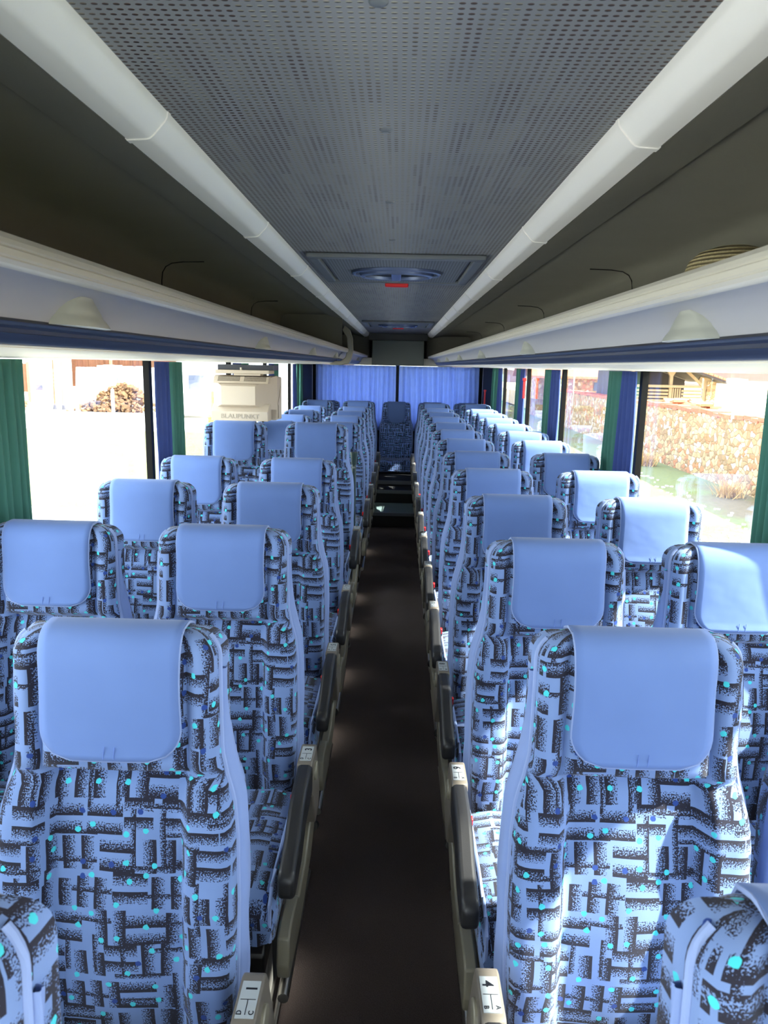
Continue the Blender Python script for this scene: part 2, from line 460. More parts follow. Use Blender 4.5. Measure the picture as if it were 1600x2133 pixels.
# sides of the roof: dark felt lining above the racks
for s in (-1, 1):
    pr = [(.461, .376), (.575, .398), (.572, .407), (.62, .412), (.89, .408), (.935, .402), (.962, .388), (.976, .365), (.981, .33), (.985, .10), (1.20, .10), (1.20, .46), (.40, .46), (.40, .43), (.461, .43)]
    struct('trim_%d' % tn, prism([(s*x, H+z) for x, z in pr], Y0, Y1), M['darkfelt'], ang=50); tn += 1
    for yy in (-.6, 1.3, 3.2, 5.1, 7.0, 8.9):
        sp = [(.80, .4085), (.89, .4065), (.935, .4005), (.961, .3865), (.9745, .3645), (.9795, .33), (.983, .14)]
        tube_bm = tube(B(), [(s*(x-.001), yy, H+z-.0015) for x, z in sp], .0022, 6)
        struct('trim_%d' % tn, tube_bm, M['seam']); tn += 1

# luminaires along both sides of the ceiling
def cove(s):
    pr = [(.386, .420), (.3875, .411), (.391, .405), (.412, .3825), (.4175, .3785), (.4235, .3765), (.457, .3745), (.461, .379), (.461, .42)]
    t = B(); prism([(s*x, z) for x, z in pr], 0.004, .976, 'y', t)
    return t
def cove_end(s):
    pr = [(.384, .422), (.3855, .410), (.389, .4035), (.410, .381), (.4165, .3762), (.4235, .3742), (.458, .3722), (.464, .379), (.464, .42)]
    return prism([(s*x, z) for x, z in pr], .976, .992, 'y')
ords = ['first', 'second', 'third', 'fourth', 'fifth', 'sixth', 'seventh', 'eighth', 'ninth', 'tenth', 'eleventh', 'twelfth', 'thirteenth']
for s, nm in ((-1, 'left'), (1, 'right')):
    proto = None; k = 0; y = 1.384-.99*3
    while y < Y1-.3:
        if proto is None:
            t = thing('ceiling_light', '', 'ceiling light', (0, y, H))
            put('light_cover', cove(s), M['cove'], t, ang=24); put('end_collar', cove_end(s), M['cove'], t, ang=24)
            proto = t; o = t
        else:
            o = dup_tree(proto); o.location = (0, y, H)
        vis = k-2
        lab = ('long milky white ceiling light cover over the %s rack, %s from the camera' % (nm, ords[vis])) if vis >= 0 else 'milky ceiling light cover on the %s behind the camera' % nm
        tag(o, lab, 'ceiling light', 'ceiling light covers along the %s side' % nm)
        k += 1; y += .99

# roof hatches
def hatch(y0, y1, label):
    yc = (y0+y1)/2; D = y1-y0
    t = thing('roof_hatch', label, 'roof hatch', (0, yc, CD), 0, 'roof hatches')
    bm = B()
    hw = .345
    for (a, b, c, d) in ((-hw, hw, -D/2, -D/2+.05), (-hw, hw, D/2-.06, D/2), (-hw, -hw+.045, -D/2+.05, D/2-.06), (hw-.045, hw, -D/2+.05, D/2-.06)):
        bx(a, b, c, d, -.020, -.001, bm)
    put('hatch_frame', bm, M['frame'], t, smooth=False, bevel=.006)
    put('hatch_panel', bx(-hw+.060, hw-.060, -D/2+.062, D/2-.072, -.016, -.002), M['rib'], t, smooth=False, bevel=.004)
    bm = B()
    tube(bm, [(.190*math.cos(a), .165*math.sin(a), -.018) for a in [2*PI*i/48 for i in range(48)]], .012, 8, True)
    put('vent_ring', bm, M['ventblue'], t)
    bm = B()
    tube(bm, [(.150*math.cos(a), .128*math.sin(a), -.024) for a in [2*PI*i/48 for i in range(48)]], .016, 8, True)
    put('inner_ring', bm, M['ventblue'], t)
    bm = B(); bmesh.ops.create_cone(bm, cap_ends=True, segments=48, radius1=.14, radius2=.14, depth=.006, matrix=Matrix.Translation((0, 0, -.019)) @ Matrix.Diagonal((1, .86, 1, 1)))
    put('vent_opening', bm, M['black'], t)
    put('vent_bridge', bx(-.022, .022, -.125, .125, -.040, -.012), M['ventblue'], t, smooth=False, bevel=.006)
    put('emergency_handle', bx(-.058, .058, D/2-.048, D/2-.012, -.036, -.018), M['red'], t, smooth=False, bevel=.005)
hatch(2.95, 3.86, 'near roof hatch with oval blue-grey vent ring and red handle')
hatch(7.25, 8.15, 'far roof hatch with vent and red handle near the back of the coach')

# luggage racks
def rack(s, y0, y1, nm):
    t = thing('luggage_rack', 'overhead luggage rack running along the %s side with pale lip' % nm, 'luggage rack', (0, y0, H))
    L = y1-y0
    lipP = [(.420, .137), (.411, .134), (.405, .127), (.4035, .121), (.4065, .119), (.4045, .117), (.405, .110), (.4075, .108), (.407, .106), (.4125, .102), (.425, .1015), (.45, .104), (.45, .128), (.432, .1345)]
    put('rack_lip', prism([(s*x, z) for x, z in lipP], 0, L), M['lip'], t, ang=25)
    fl = [(.45, .128), (.45, .117), (.984, .098), (.984, .105)]
    put('rack_shelf', prism([(s*x, z) for x, z in fl], 0, L), M['darkfelt'], t)
    un = [(.424, .1015), (.438, .1035), (.455, .1015), (.470, .095), (.482, .085), (.490, .074), (.496, .060), (.498, .050), (.53, .050), (.53, .112), (.44, .116)]
    put('rack_underside', prism([(s*x, z) for x, z in un], 0, L), M['under'], t, ang=35)
    dk = [(.497, .052), (.496, .048), (.500, .0445), (.508, .0435), (.511, .048), (.52, .055)]
    put('rail_groove', prism([(s*x, z) for x, z in dk], 0, L), M['darkrail'], t)
    nv = [(.508, .052), (.508, .0435), (.512, .040), (.514, .034), (.513, .0335), (.5155, .032), (.520, .026), (.526, .0205), (.534, .0175), (.56, .02), (.56, .052)]
    put('service_rail', prism([(s*x, z) for x, z in nv], 0, L), M['navyrail'], t, ang=30)
    ln = [(.532, .020), (.533, .0168), (.536, .0160), (.541, .0160), (.542, .020)]
    put('rail_bead', prism([(s*x, z) for x, z in ln], 0, L), M['lip'], t)
    cr = [(.540, .022), (.541, .0145), (.552, .0115), (.60, .0085), (.72, .006), (.90, .003), (1.06, .001), (1.12, -.0005), (1.155, -.001), (1.163, .006), (1.163, .045), (.57, .045)]
    put('window_header', prism([(s*x, z) for x, z in cr], 0, L), M['cream'], t, ang=25)
    # reading light pods
    yy = (1.19 if s < 0 else 1.21)-2*(1.6 if s < 0 else 1.52)
    while yy < y1-.2:
        if yy > y0+.15:
            bm = B(); nt, ns = 12, 16; rows = []
            for i in range(nt+1):
                u = i/nt; z = .0945-.0445*u
                xb = .468+.028*min(1, u*1.6)**.8          # panel face at this height
                w_ = .022+.075*u**.75
                rw = []
                for j in range(ns+1):
                    v = -1+2*j/ns
                    pr = (.004+.034*math.sin(min(1, u*1.1)*PI*.5)) * max(0, 1-abs(v)**2.2)**.55
                    rw.append(bm.verts.new((s*(xb-pr+.004), yy-y0+v*w_*(1.0 if v < 0 else 1.25)+.02*u, z)))
                rows.append(rw)
            for i in range(nt):
                for j in range(ns):
                    bm.faces.new((rows[i][j], rows[i+1][j], rows[i+1][j+1], rows[i][j+1]))
            bm.faces.new(rows[-1]); bm.faces.new(rows[0])
            put('reading_light', bm, M['pod'], t, ang=60)
        yy += 1.6 if s < 0 else 1.52
    return t
rack(1, Y0+.02, 10.2, 'right')
lr = rack(-1, Y0+.02, 6.42, 'left')
# bulkhead closing the left rack and its curved end cap
put('rack_bulkhead', bx(-.98, -.46, 6.33-(Y0+.02), 6.36-(Y0+.02), .115, .405), M['darkfelt'], lr, smooth=False)
pts = []
def capz(x): return x
bm = B()
pr = [(-.44, .32), (-.40, .29), (-.375, .22), (-.37, .12), (-.378, .05), (-.40, .012), (-.46, -.004), (-.56, -.004), (-.56, .03), (-.47, .03), (-.43, .06), (-.415, .12), (-.42, .22), (-.46, .28)]
prism(pr, 6.30-(Y0+.02), 6.43-(Y0+.02), 'y', bm)
put('rack_end_cap', bm, M['beige'], lr, bevel=.006, ang=40)
rr = rack(-1, 6.45, 10.2, 'left')
tag(rr, 'short rear section of the left luggage rack beyond the curved end cap', 'luggage rack')
# header box above the rear window
t = thing('header_box', 'grey header box at the far end of the ceiling above the curtains', 'header box', (0, 10.0, H))
put('box_panel', bx(-.345, .345, 0, .40, .0, .330), M['pod_grey'], t, smooth=False, bevel=.012)
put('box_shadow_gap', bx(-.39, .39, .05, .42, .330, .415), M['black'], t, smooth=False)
struct('trim_%d' % tn, bx(-1.19, 1.19, 10.22, 10.60, H-.0, H+.10), M['cream'], smooth=False); tn += 1
bm = B(); bx(-1.19, -.39, 10.22, 10.60, H+.1, H+.40, bm); bx(.39, 1.19, 10.22, 10.60, H+.1, H+.40, bm)
struct('trim_%d' % tn, bm, M['darkfelt'], smooth=False); tn += 1

# straw hat in the right rack
t = thing('straw_hat', 'woven straw hat lying in the right luggage rack behind its pale lip', 'hat', (.70, 1.60, H+.125))
bm = B(); prof = [(0, .128), (.035, .126), (.065, .116), (.083, .098), (.092, .07), (.096, .035), (.100, .014)]
def lathe(bm, prof, n=40):
    rings = []
    for r, z in prof:
        rings.append([bm.verts.new((max(r, 1e-4)*math.cos(2*PI*i/n), 1.12*max(r, 1e-4)*math.sin(2*PI*i/n), z)) for i in range(n)])
    for A, Q in zip(rings[:-1], rings[1:]):
        for i in range(n): bm.faces.new((A[i], A[(i+1) % n], Q[(i+1) % n], Q[i]))
    return bm
lathe(bm, prof); put('crown', bm, M['straw'], t)
bm = B(); lathe(bm, [(.097, .018), (.12, .012), (.16, .008), (.168, .006), (.168, .002), (.12, .006), (.097, .010)])
put('brim', bm, M['straw'], t)

# ------------------------------------------------------------------ seats
TAN = math.tan(math.radians(4.0))
TOP = 1.11
WT = [(.30, .195), (.38, .205), (.48, .212), (.62, .214), (.74, .210), (.80, .203), (.845, .190), (.89, .181), (.96, .179), (1.04, .178), (TOP, .178)]
def interp(tab, z):
    if z <= tab[0][0]: return tab[0][1]
    for (a, va), (b, vb) in zip(tab[:-1], tab[1:]):
        if z <= b:
            u = (z-a)/(b-a); u = u*u*(3-2*u) if False else u
            return va+(vb-va)*u
    return tab[-1][1]
def sstep(a, b, x):
    u = max(0, min(1, (x-a)/(b-a))); return u*u*(3-2*u)
def inset(z):
    r = .045
    s = max(0, min(1, (z-(TOP-r))/r))
    return r*(1-math.sqrt(max(0, 1-s*s)))
def front_y(x, z, w_):
    ax = abs(x)
    edge = .020*(1-math.sqrt(max(0, 1-min(1, max(0, (ax-(w_-.030))/.030))**2)))
    head = sstep(.835, .87, z)
    # lower back: side bolsters stand proud of the centre panel
    low = .036*sstep(.110, .137, ax) + .010*math.sin(min(1, max(0, (z-.3)/.5))*PI)*(1-sstep(.0, .11, ax))
    bolt = .004*math.sin(z*43)*sstep(.098, .125, ax)
    seamline = -.006*math.exp(-((ax-.118)/.006)**2)
    # head: centre pad flanked by wings with a groove between
    hd = .028 + .006*(1-(ax/.12)**2 if ax < .12 else 0) - .016*math.exp(-((ax-.131)/.007)**2)
    neck = -.020*math.exp(-((z-.848)/.014)**2)
    return -((low+bolt+seamline)*(1-head) + hd*head + neck - edge)
def lean(z): return -.055 - (TOP-z)*TAN - .020*math.sin(max(0, min(1, (z-.32)/.5))*PI)
def thick(z): return .115 - .062*sstep(.75, 1.08, z)
def ring(z):
    ins = inset(z); w_ = interp(WT, z)
    pts = []
    n = 34
    for i in range(n+1):
        u = -1+2*i/n; x = (w_)*math.sin(u*PI/2*.999)*.35+w_*u*.65
        pts.append([x, front_y(x, z, w_)])
    t = thick(z)
    side = [(w_+.003, .018), (w_+.007, .035), (w_+.009, .055), (w_+.006, t*.8), (w_-.006, t), (w_-.03, t+.012)]
    for p in side: pts.append(list(p))
    for x in (w_*.5, 0, -w_*.5): pts.append([x, t+.018])
    for x, y in reversed(side): pts.append([-x, y])
    sx = max(.02, (w_-ins*1.05))/w_
    ymid = t*.5
    lz = lean(z)
    sy = max(.05, 1-ins/.062)
    return [(x*sx, ymid+(y-ymid)*sy+lz, z) for x, y in pts]
ZS = [.30, .34, .38, .42, .46, .50, .54, .58, .62, .66, .70, .74, .77, .795, .81, .825, .835, .845, .855, .87, .885, .90, .92, .95, .98, 1.01, 1.04, 1.065, 1.075, 1.085, 1.093, 1.10, 1.105, 1.1085, TOP]
def make_back():
    bm = B(); L = bm.loops.layers.uv.verify()
    rings = [ring(z) for z in ZS]
    V = [[bm.verts.new(p) for p in r] for r in rings]
    n = len(V[0])
    us = []
    for r in rings:
        d = [0]
        for i in range(n): d.append(d[-1]+(Vector(r[(i+1) % n])-Vector(r[i])).length)
        mid = d[17]; us.append([a-mid for a in d])
    vs = [0]
    for a, b in zip(rings[:-1], rings[1:]): vs.append(vs[-1]+(Vector(b[17])-Vector(a[17])).length)
    kz = ZS.index(1.04)
    VV = [[v]*(n+1) for v in vs]
    for i in range(kz+1, len(V)):      # over the rounded top keep the column and add the true distance
        us[i] = us[kz]
        VV[i] = [VV[i-1][j]+(Vector(rings[i][j % n])-Vector(rings[i-1][j % n])).length for j in range(n+1)]
    for i in range(len(V)-1):
        for j in range(n):
            k = (j+1) % n
            f = bm.faces.new((V[i][j], V[i][k], V[i+1][k], V[i+1][j]))
            uu = [(us[i][j], VV[i][j]), (us[i][j+1], VV[i][j+1]), (us[i+1][j+1], VV[i+1][j+1]), (us[i+1][j], VV[i+1][j])]
            for lp, q in zip(f.loops, uu): lp[L].uv = q
    f = bm.faces.new(V[-1])
    for lp in f.loops: lp[L].uv = (lp.vert.co.x, lp.vert.co.y+1)
    f = bm.faces.new(V[0][::-1])
    for lp in f.loops: lp[L].uv = (lp.vert.co.x, lp.vert.co.y)
    return bm
def surf_front(x, z, off):
    ins = inset(z); w_ = interp(WT, z); t = thick(z); ymid = t*.5
    sy = max(.05, 1-ins/.062)
    y = front_y(x, z, w_)
    return Vector((x, ymid+(y-ymid)*sy+lean(z)-off, z))
def make_cover(hw=.1215, zb=.893, rad=.055, off=.007):
    bm = B()
    st = []
    nz = 26
    zz = [zb + (1.065-zb)*i/18 for i in range(19)] + [1.078, 1.089, 1.097, 1.104, 1.109]
    nx = 16; rows = []
    for z in zz:
        dz = z-zb
        w_ = hw if dz > rad else hw-rad+math.sqrt(max(0, rad*rad-(rad-dz)**2))
        w_ *= 1-.02*sstep(.9, 1.0, 1-abs(dz-.13))
        rw = []
        for j in range(nx+1):
            x = w_*(-1+2*j/nx)
            p = surf_front(x, max(z, .905), off)
            if z < .905:           # hangs free below the head pad
                p = Vector((x, surf_front(x, .905, off).y - (0.905-z)*TAN*1.0 - .002, z))
            s = inset(z)
            p.z += off*sstep(1.06, 1.11, z)
            rw.append(p)
        rows.append(rw)
    # over the top and down the rear of the head
    tk = thick(TOP)
    for (yy, zq) in ((.022, TOP+off), (.032, TOP+off-.001), (.045, TOP+off-.006), (.058, TOP-.004), (.070, TOP-.03), (.080, TOP-.07), (.088, TOP-.13)):
        rows.append([Vector((hw*(-1+2*j/nx), yy+lean(zq if zq < TOP else TOP), zq)) for j in range(nx+1)])
    V = [[bm.verts.new(p) for p in r] for r in rows]
    for i in range(len(V)-1):
        for j in range(nx): bm.faces.new((V[i][j], V[i][j+1], V[i+1][j+1], V[i+1][j]))
    edge = [r[0] for r in rows[::-1]] + rows[0][1:-1] + [r[-1] for r in rows]
    return bm, edge
def make_pipe():
    pts = []
    for z in ZS[:-3]:
        w_ = interp(WT, z); ins = inset(z)
        sx = max(.02, (w_-ins*1.05))/w_
        sy = max(.05, 1-ins/.062); t = thick(z)
        pts.append(Vector(((w_+.001)*sx+.001, t*.5+(.010-t*.5)*sy+lean(z), z)))
    return pts
def make_band(sx_):
    """pale velour strip behind the piping on one side of the back"""
    bm = B(); rows = []
    zs = [z for z in ZS if z <= 1.05]
    for i, z in enumerate(zs):
        w_ = interp(WT, z); wd = .046*(1-.85*sstep(.86, 1.03, z)) + .005*math.sin(z*31)
        k = []
        for u in (0, .2, .4, .6, .8, 1):
            y = .012+wd*u
            bulge = .003+.007*math.sin(u*PI) + .0025*math.sin(u*11+z*17)
            if y < .035: xo = w_+.0015+(y-.010)/.025*.006
            else: xo = w_+.008
            k.append(Vector((sx_*(xo+bulge), y+lean(z), z)))
        rows.append(k)
    V = [[bm.verts.new(p) for p in r] for r in rows]
    for i in range(len(V)-1):
        for j in range(5): bm.faces.new((V[i][j], V[i][j+1], V[i+1][j+1], V[i+1][j]))
    # close inwards so that the strip has thickness
    inner = [[bm.verts.new((v.co.x-sx_*.008, v.co.y, v.co.z)) for v in (r[0], r[-1])] for r in V]
    for i in range(len(V)-1):
        bm.faces.new((V[i][0], V[i+1][0], inner[i+1][0], inner[i][0]))
        bm.faces.new((V[i][-1], V[i+1][-1], inner[i+1][1], inner[i][1]))
    return bm
def make_cushion():
    bm = B(); L = bm.loops.layers.uv.verify()
    # cross sections along y (front to back)
    ys = [-.612, -.609, -.600, -.58, -.56, -.52, -.46, -.40, -.34, -.28, -.22, -.17]
    rings = []
    for y in ys:
        f = sstep(-.614, -.57, y)
        zt = .345+.055*f - .012*sstep(-.5, -.2, y) ; zb = .275-.035*f
        zb = .262 - .03*sstep(-.614, -.555, y)
        w_ = .222+.008*f
        r = []
        for k in range(9): # top
            u = -1+2*k/8; x = w_*u*.93
            r.append((x, y, zt - .010*(1-abs(u))**1 + .0 - (.012 if abs(u) > .99 else 0)))
        r += [(w_, y, zt-.035), (w_+.003, y, (zt+zb)/2), (w_-.006, y, zb+.01), (w_-.03, y, zb)]
        r += [(-w_+.03, y, zb), (-w_+.006, y, zb+.01), (-w_-.003, y, (zt+zb)/2), (-w_, y, zt-.035)]
        rings.append(r)
    V = [[bm.verts.new(p) for p in r] for r in rings]; n = len(V[0])
    for i in range(len(V)-1):
        d = 0
        for j in range(n):
            k = (j+1) % n
            f = bm.faces.new((V[i][j], V[i][k], V[i+1][k], V[i+1][j]))
            e = (V[i][k].co-V[i][j].co).length
            for lp, q in zip(f.loops, ((d, ys[i]), (d+e, ys[i]), (d+e, ys[i+1]), (d, ys[i+1]))): lp[L].uv = q
            d += e
    for rg in (V[0], V[-1]):
        f = bm.faces.new(rg)
        for lp in f.loops: lp[L].uv = (lp.vert.co.x, lp.vert.co.z)
    return bm
bk = make_back(); cu = make_cushion()
proto_parts = {}
def text_mesh(txt, size):
    cu_ = bpy.data.curves.new('t', 'FONT'); cu_.body = txt; cu_.size = size; cu_.align_x = 'CENTER'; cu_.align_y = 'CENTER'; cu_.extrude = .0002
    cu_.offset = size*.02
    o = bpy.data.objects.new('t', cu_); C.objects.link(o)
    bpy.context.view_layer.update()
    me = bpy.data.meshes.new_from_object(o.evaluated_get(bpy.context.evaluated_depsgraph_get()))
    bpy.data.objects.remove(o); bpy.data.curves.remove(cu_)
    me.materials.clear(); me.materials.append(M['ink'])
    return me
def plate(parent, s, num):
    """number plate on the armrest hinge; s=+1 when the aisle lies on the seat's +x side"""
    z = .5255
    p = put('number_plate', bx(s*.257-.0155, s*.257+.0155, -.256, -.182, z-.001, z+.001), M['plate'], parent, smooth=False)
    letters = ('D', 'C') if s > 0 else ('A', 'B')
    rz = PI/2 if s > 0 else -PI/2
    def tx(txt, size, x, y):
        me = text_mesh(txt, size); o = bpy.data.objects.new('lettering', me); C.objects.link(o); o.parent = p
        o.location = (s*.257+x, y, z+.0012); o.rotation_euler = (0, 0, rz)
    if s > 0:       # reads towards +y, up is -x
        tx(str(num), .027, .003, -.198); tx(letters[0], .012, -.010, -.246); tx(letters[1], .012, .010, -.246)
        a, b = -.156, -.184
    else:
        tx(str(num), .027, -.003, -.198); tx(letters[0], .012, .010, -.246); tx(letters[1], .012, -.010, -.246)
        a, b = -.156, -.184
    bm = bx(s*.257-.013, s*.257+.013, -.2205, -.2193, z+.001, z+.0014)
    bx(s*.257-.0006, s*.257+.0006, -.250, -.2205, z+.001, z+.0014, bm)
    put('lettering', bm, M['ink'], p, smooth=False)
def make_seat(kind, s, fab='fabric'):
    """kind: 'aisle' | 'window' | 'rear'; s: side on which the aisle lies"""
    t = thing('coach_seat', '', 'seat')
    put('backrest', make_back(), M[fab], t, ang=70)
    put('cushion', make_cushion(), M[fab], t, ang=50)
    if kind == 'rear': c, e = make_cover(.118, .835, .10)
    else: c, e = make_cover()
    co = put('headrest_cover', c, M['cover'], t, ang=80)
    so = co.modifiers.new('solid', 'SOLIDIFY'); so.thickness = .003; so.offset = 1
    put('cover_edging', tube(B(), e, .0030, 6), M['piping'], co)
    bm = B()
    if kind != 'rear':
        zb = .897
        for dx in (-.009, .009):
            p0 = Vector((dx, surf_front(0, .90, .0105).y-(.90-zb)*TAN-.0015, zb)); p1 = Vector((dx+.002, surf_front(0, .90, .0105).y-(.90-zb-.022)*TAN-.0015, zb+.022))
            tube(bm, [p0, p1], .0008, 4)
        put('stitching', bm, M['stitch'], co)
    pp = make_pipe()
    for q in (-1, 1):
        put('piping', tube(B(), [(q*p.x, p.y, p.z) for p in pp], .0052, 8), M['piping'], t)
        put('side_band', make_band(q), M['band'], t, ang=80)
        put('piping', tube(B(), [(q*.219, y, z) for y, z in ((-.17, .385), (-.30, .387), (-.42, .390), (-.52, .392), (-.572, .385), (-.598, .360), (-.608, .32), (-.605, .27))], .0048, 8), M['piping'], t)
    # frame under the cushion
    bm = B()
    prism([(-.60, .17), (-.60, .225), (-.57, .245), (-.20, .245), (-.10, .30), (-.06, .30), (-.06, .20), (-.16, .17)], -.205, .205, 'x', bm)
    put('seat_pan', bm, M['black'], t, bevel=.006)
    if kind == 'rear': return t
    for q in ((s,) if kind == 'aisle' else ()):
        bm = B()
        prism([(-.585, .155), (-.600, .20), (-.585, .262), (-.545, .272), (-.44, .262), (-.41, .235), (-.28, .235), (-.12, .30), (-.03, .34), (-.01, .30), (-.06, .22), (-.16, .17), (-.40, .14)], q*.232, q*.262, 'x', bm)
        put('side_frame', bm, M['beige'], t, bevel=.005)
    # legs
    for yy in (-.50, -.16):
        bm = B(); prism([(yy-.03, 0), (yy+.05, 0), (yy+.035, .17), (yy-.02, .17)], s*.175, s*.20, 'x', bm)
        put('leg', bm, M['steel'], t, bevel=.004)
    if kind != 'aisle': return t
    bm = B(); tube(bm, [(s*.235, -.52, .035), (s*.235, -.05, .035)], .014, 10)
    put('floor_rail', bm, M['alu'], t)
    # foot rest on the back of the seat
    bm = B(); prism([(-.10, .22), (-.05, .175), (.01, .155), (.035, .150), (.042, .162), (.0, .185), (-.06, .235)], s*-.16, s*.235, 'x', bm)
    put('foot_rest_bracket', bm, M['beige'], t, bevel=.006)
    bm = B(); tube(bm, [(s*.246, .0, .155), (s*.246, .052, .125)], .017, 12)
    put('foot_rest_pad', bm, M['rubber'], t)
    bm = B(); tube(bm, [(s*.232, -.20, .20), (s*.240, -.06, .17), (s*.243, .02, .145)], .009, 8)
    put('foot_rest_arm', bm, M['alu'], t)
    if kind == 'aisle':
        x0, x1 = s*.238, s*.277
        bm = prism([(-.245, .522), (-.38, .519), (-.44, .504), (-.51, .470), (-.600, .450), (-.615, .432), (-.613, .388), (-.59, .375), (-.48, .385), (-.40, .425), (-.25, .432)], x0, x1, 'x')
        put('armrest', bm, M['arm'], t, bevel=.010, seg=3, ang=50)
        bm = prism([(-.275, .490), (-.272, .520), (-.265, .525), (-.17, .525), (-.155, .519), (-.137, .49), (-.105, .41), (-.07, .33), (-.10, .29), (-.18, .29), (-.23, .40), (-.27, .43)], s*.236, s*.277, 'x')
        put('armrest_hinge', bm, M['greybeige'], t, bevel=.005, seg=2)
        bm = B(); cyl(bm, (s*.272, -.20, .465), (s*.284, -.20, .465), .026, n=20)
        put('hinge_cap', bm, M['beige'], t, bevel=.003)
        b = B(); tube(b, [(s*.228, -.22, .34), (s*.228, -.25, .385), (s*.228, -.262, .405)], .011, 8)
        k = put('buckle', b, M['black'], t)
        b = B(); box(b, (s*.228, -.268, .418), (.018, .014, .030), Matrix.Rotation(.45, 4, 'X'))
        put('buckle_button', b, M['red'], k, smooth=False, bevel=.003)
    return t
bk.free(); cu.free()
Y_R = [1.247+.70*k for k in range(12)]
Y_L = [1.22, 2.02, 2.80, 3.57, 4.40, 5.95, 6.70, 7.45, 8.20, 8.95]
protos = {}
def seat(kind, s, x, y, z, label, num=None):
    key = (kind, s)
    if key not in protos:
        protos[key] = make_seat(kind, s, 'fabric_rear' if kind == 'rear' else 'fabric'); o = protos[key]
    else:
        o = dup_tree(protos[key])
        for ch in list(o.children):
            if ch.name.startswith('number_plate'):
                for g in list(ch.children): bpy.data.objects.remove(g)
                bpy.data.objects.remove(ch)
    o.location = (x, y+.05, z-.021); o.rotation_euler = (0, 0, 0)
    tag(o, label, 'seat', 'blue patterned coach seats')
    if num is not None: plate(o, s, num)
    return o
ROW = ['first', 'second', 'third', 'fourth', 'fifth', 'sixth', 'seventh', 'eighth', 'ninth', 'tenth', 'eleventh', 'twelfth', 'thirteenth']
AX, WXs = .461, .948
# corner seats cut off by the frame
nL = [1, 3, 5, 7, 9, 11, 13, 15, 17, 19]
for i, y in enumerate(Y_L):
    dz = .11 if i == 4 else (.03 if i == 9 else 0)
    extra = {0: 'with number 1 on its armrest', 4: 'raised, last before the doorway gap', 5: 'first after the doorway gap'}.get(i, '')
    r = ROW[i]
    seat('aisle', 1, -AX, y, PZ+dz, ('aisle seat left of the aisle, %s row %s' % (r, extra)).strip(), nL[i])
    seat('window', 1, -WXs, y, PZ+dz, ('window seat by the left windows, %s row' % r + (', raised beside the monitor' if i == 4 else '')))
for i, y in enumerate(Y_R):
    dz = .02 if i == 11 else 0
    r = ROW[i]
    seat('aisle', -1, AX, y, PZ+dz, ('aisle seat right of the aisle, %s row %s' % (r, 'with number 4 on its armrest' if i == 0 else ('with number 6 on its armrest' if i == 1 else ''))).strip(), 4+2*i)
    seat('window', -1, WXs, y, PZ+dz, 'window seat by the right windows, %s row' % r)
# the two seats in front of row one, cut by the bottom corners of the photograph
a = seat('aisle', 1, -AX, .53, PZ, 'blurred seat corner cut off at the bottom left of the photo')
b = seat('aisle', -1, AX+.008, .557, PZ, 'blurred seat corner cut off at the bottom right of the photo')
for o in (a, b):
    for ch in list(o.children):
        if ch.name.startswith('number_plate'):
            for g in list(ch.children): bpy.data.objects.remove(g)
            bpy.data.objects.remove(ch)
for k, x in enumerate((0, -.476, .476, -.952, .952)):
    o = seat('rear', 1, x, 10.0, .13, ['single centre seat of the back row facing down the aisle', 'back row seat just left of the centre seat', 'back row seat just right of the centre seat', 'back row seat in the far left corner', 'back row seat in the far right corner'][k])
struct('trim_%d' % tn, bx(-1.19, -AH-.001, 9.43, 10.40, .151, .29), M['stepdark'], smooth=False); tn += 1
struct('trim_%d' % tn, bx(AH+.001, 1.19, 9.43, 10.40, .151, .29), M['stepdark'], smooth=False); tn += 1
struct('trim_%d' % tn, bx(-AH, AH, 9.43, 10.40, .002, .29), M['stepdark'], smooth=False); tn += 1

# ------------------------------------------------------------------ curtains
def curtain(axis, fixed, a0, a1, z0, z1, mat, name='curtain', folds=6, amp=.018, flare=0, seed=0, sweep=0):
    rnd = random.Random(seed); bm = B(); L = bm.loops.layers.uv.verify()
    nu, nv = folds*10, 16
    ph = [rnd.uniform(0, 6) for _ in range(4)]
    V = []
    for i in range(nv+1):
        v = i/nv; z = z1+(z0-z1)*v; row = []
        for j in range(nu+1):
            u = j/nu
            mid = (a0+a1)/2
            a = mid+(a0+(a1-a0)*u-mid)*(1+flare*math.sin(v*PI)+flare*.6*v) + sweep*v
            d = amp*(.75+.5*v)*math.sin(u*folds*2*PI+.9*math.sin(u*5+ph[0])+.5*math.sin(v*3+ph[1])) + amp*.4*math.sin(u*folds*4.3+ph[2]+v*2)
            row.append(bm.verts.new((fixed+d, a, z) if axis == 'y' else (a, fixed+d, z)))
        V.append(row)
    for i in range(nv):
        for j in range(nu):
            f = bm.faces.new((V[i][j], V[i][j+1], V[i+1][j+1], V[i+1][j]))
            for lp, q in zip(f.loops, ((j, i), (j+1, i), (j+1, i+1), (j, i+1))): lp[L].uv = (q[0]/nu*abs(a1-a0), q[1]/nv*(z1-z0))
    o = put(name, bm, mat, ang=80)
    so = o.modifiers.new('solid', 'SOLIDIFY'); so.thickness = .0015
    return o
zc0, zc1 = 1.03, H-.004
near = ['', 'at the nearest window post', 'at the second window post', 'at the third window post', 'at the fourth window post', 'at the fifth window post']
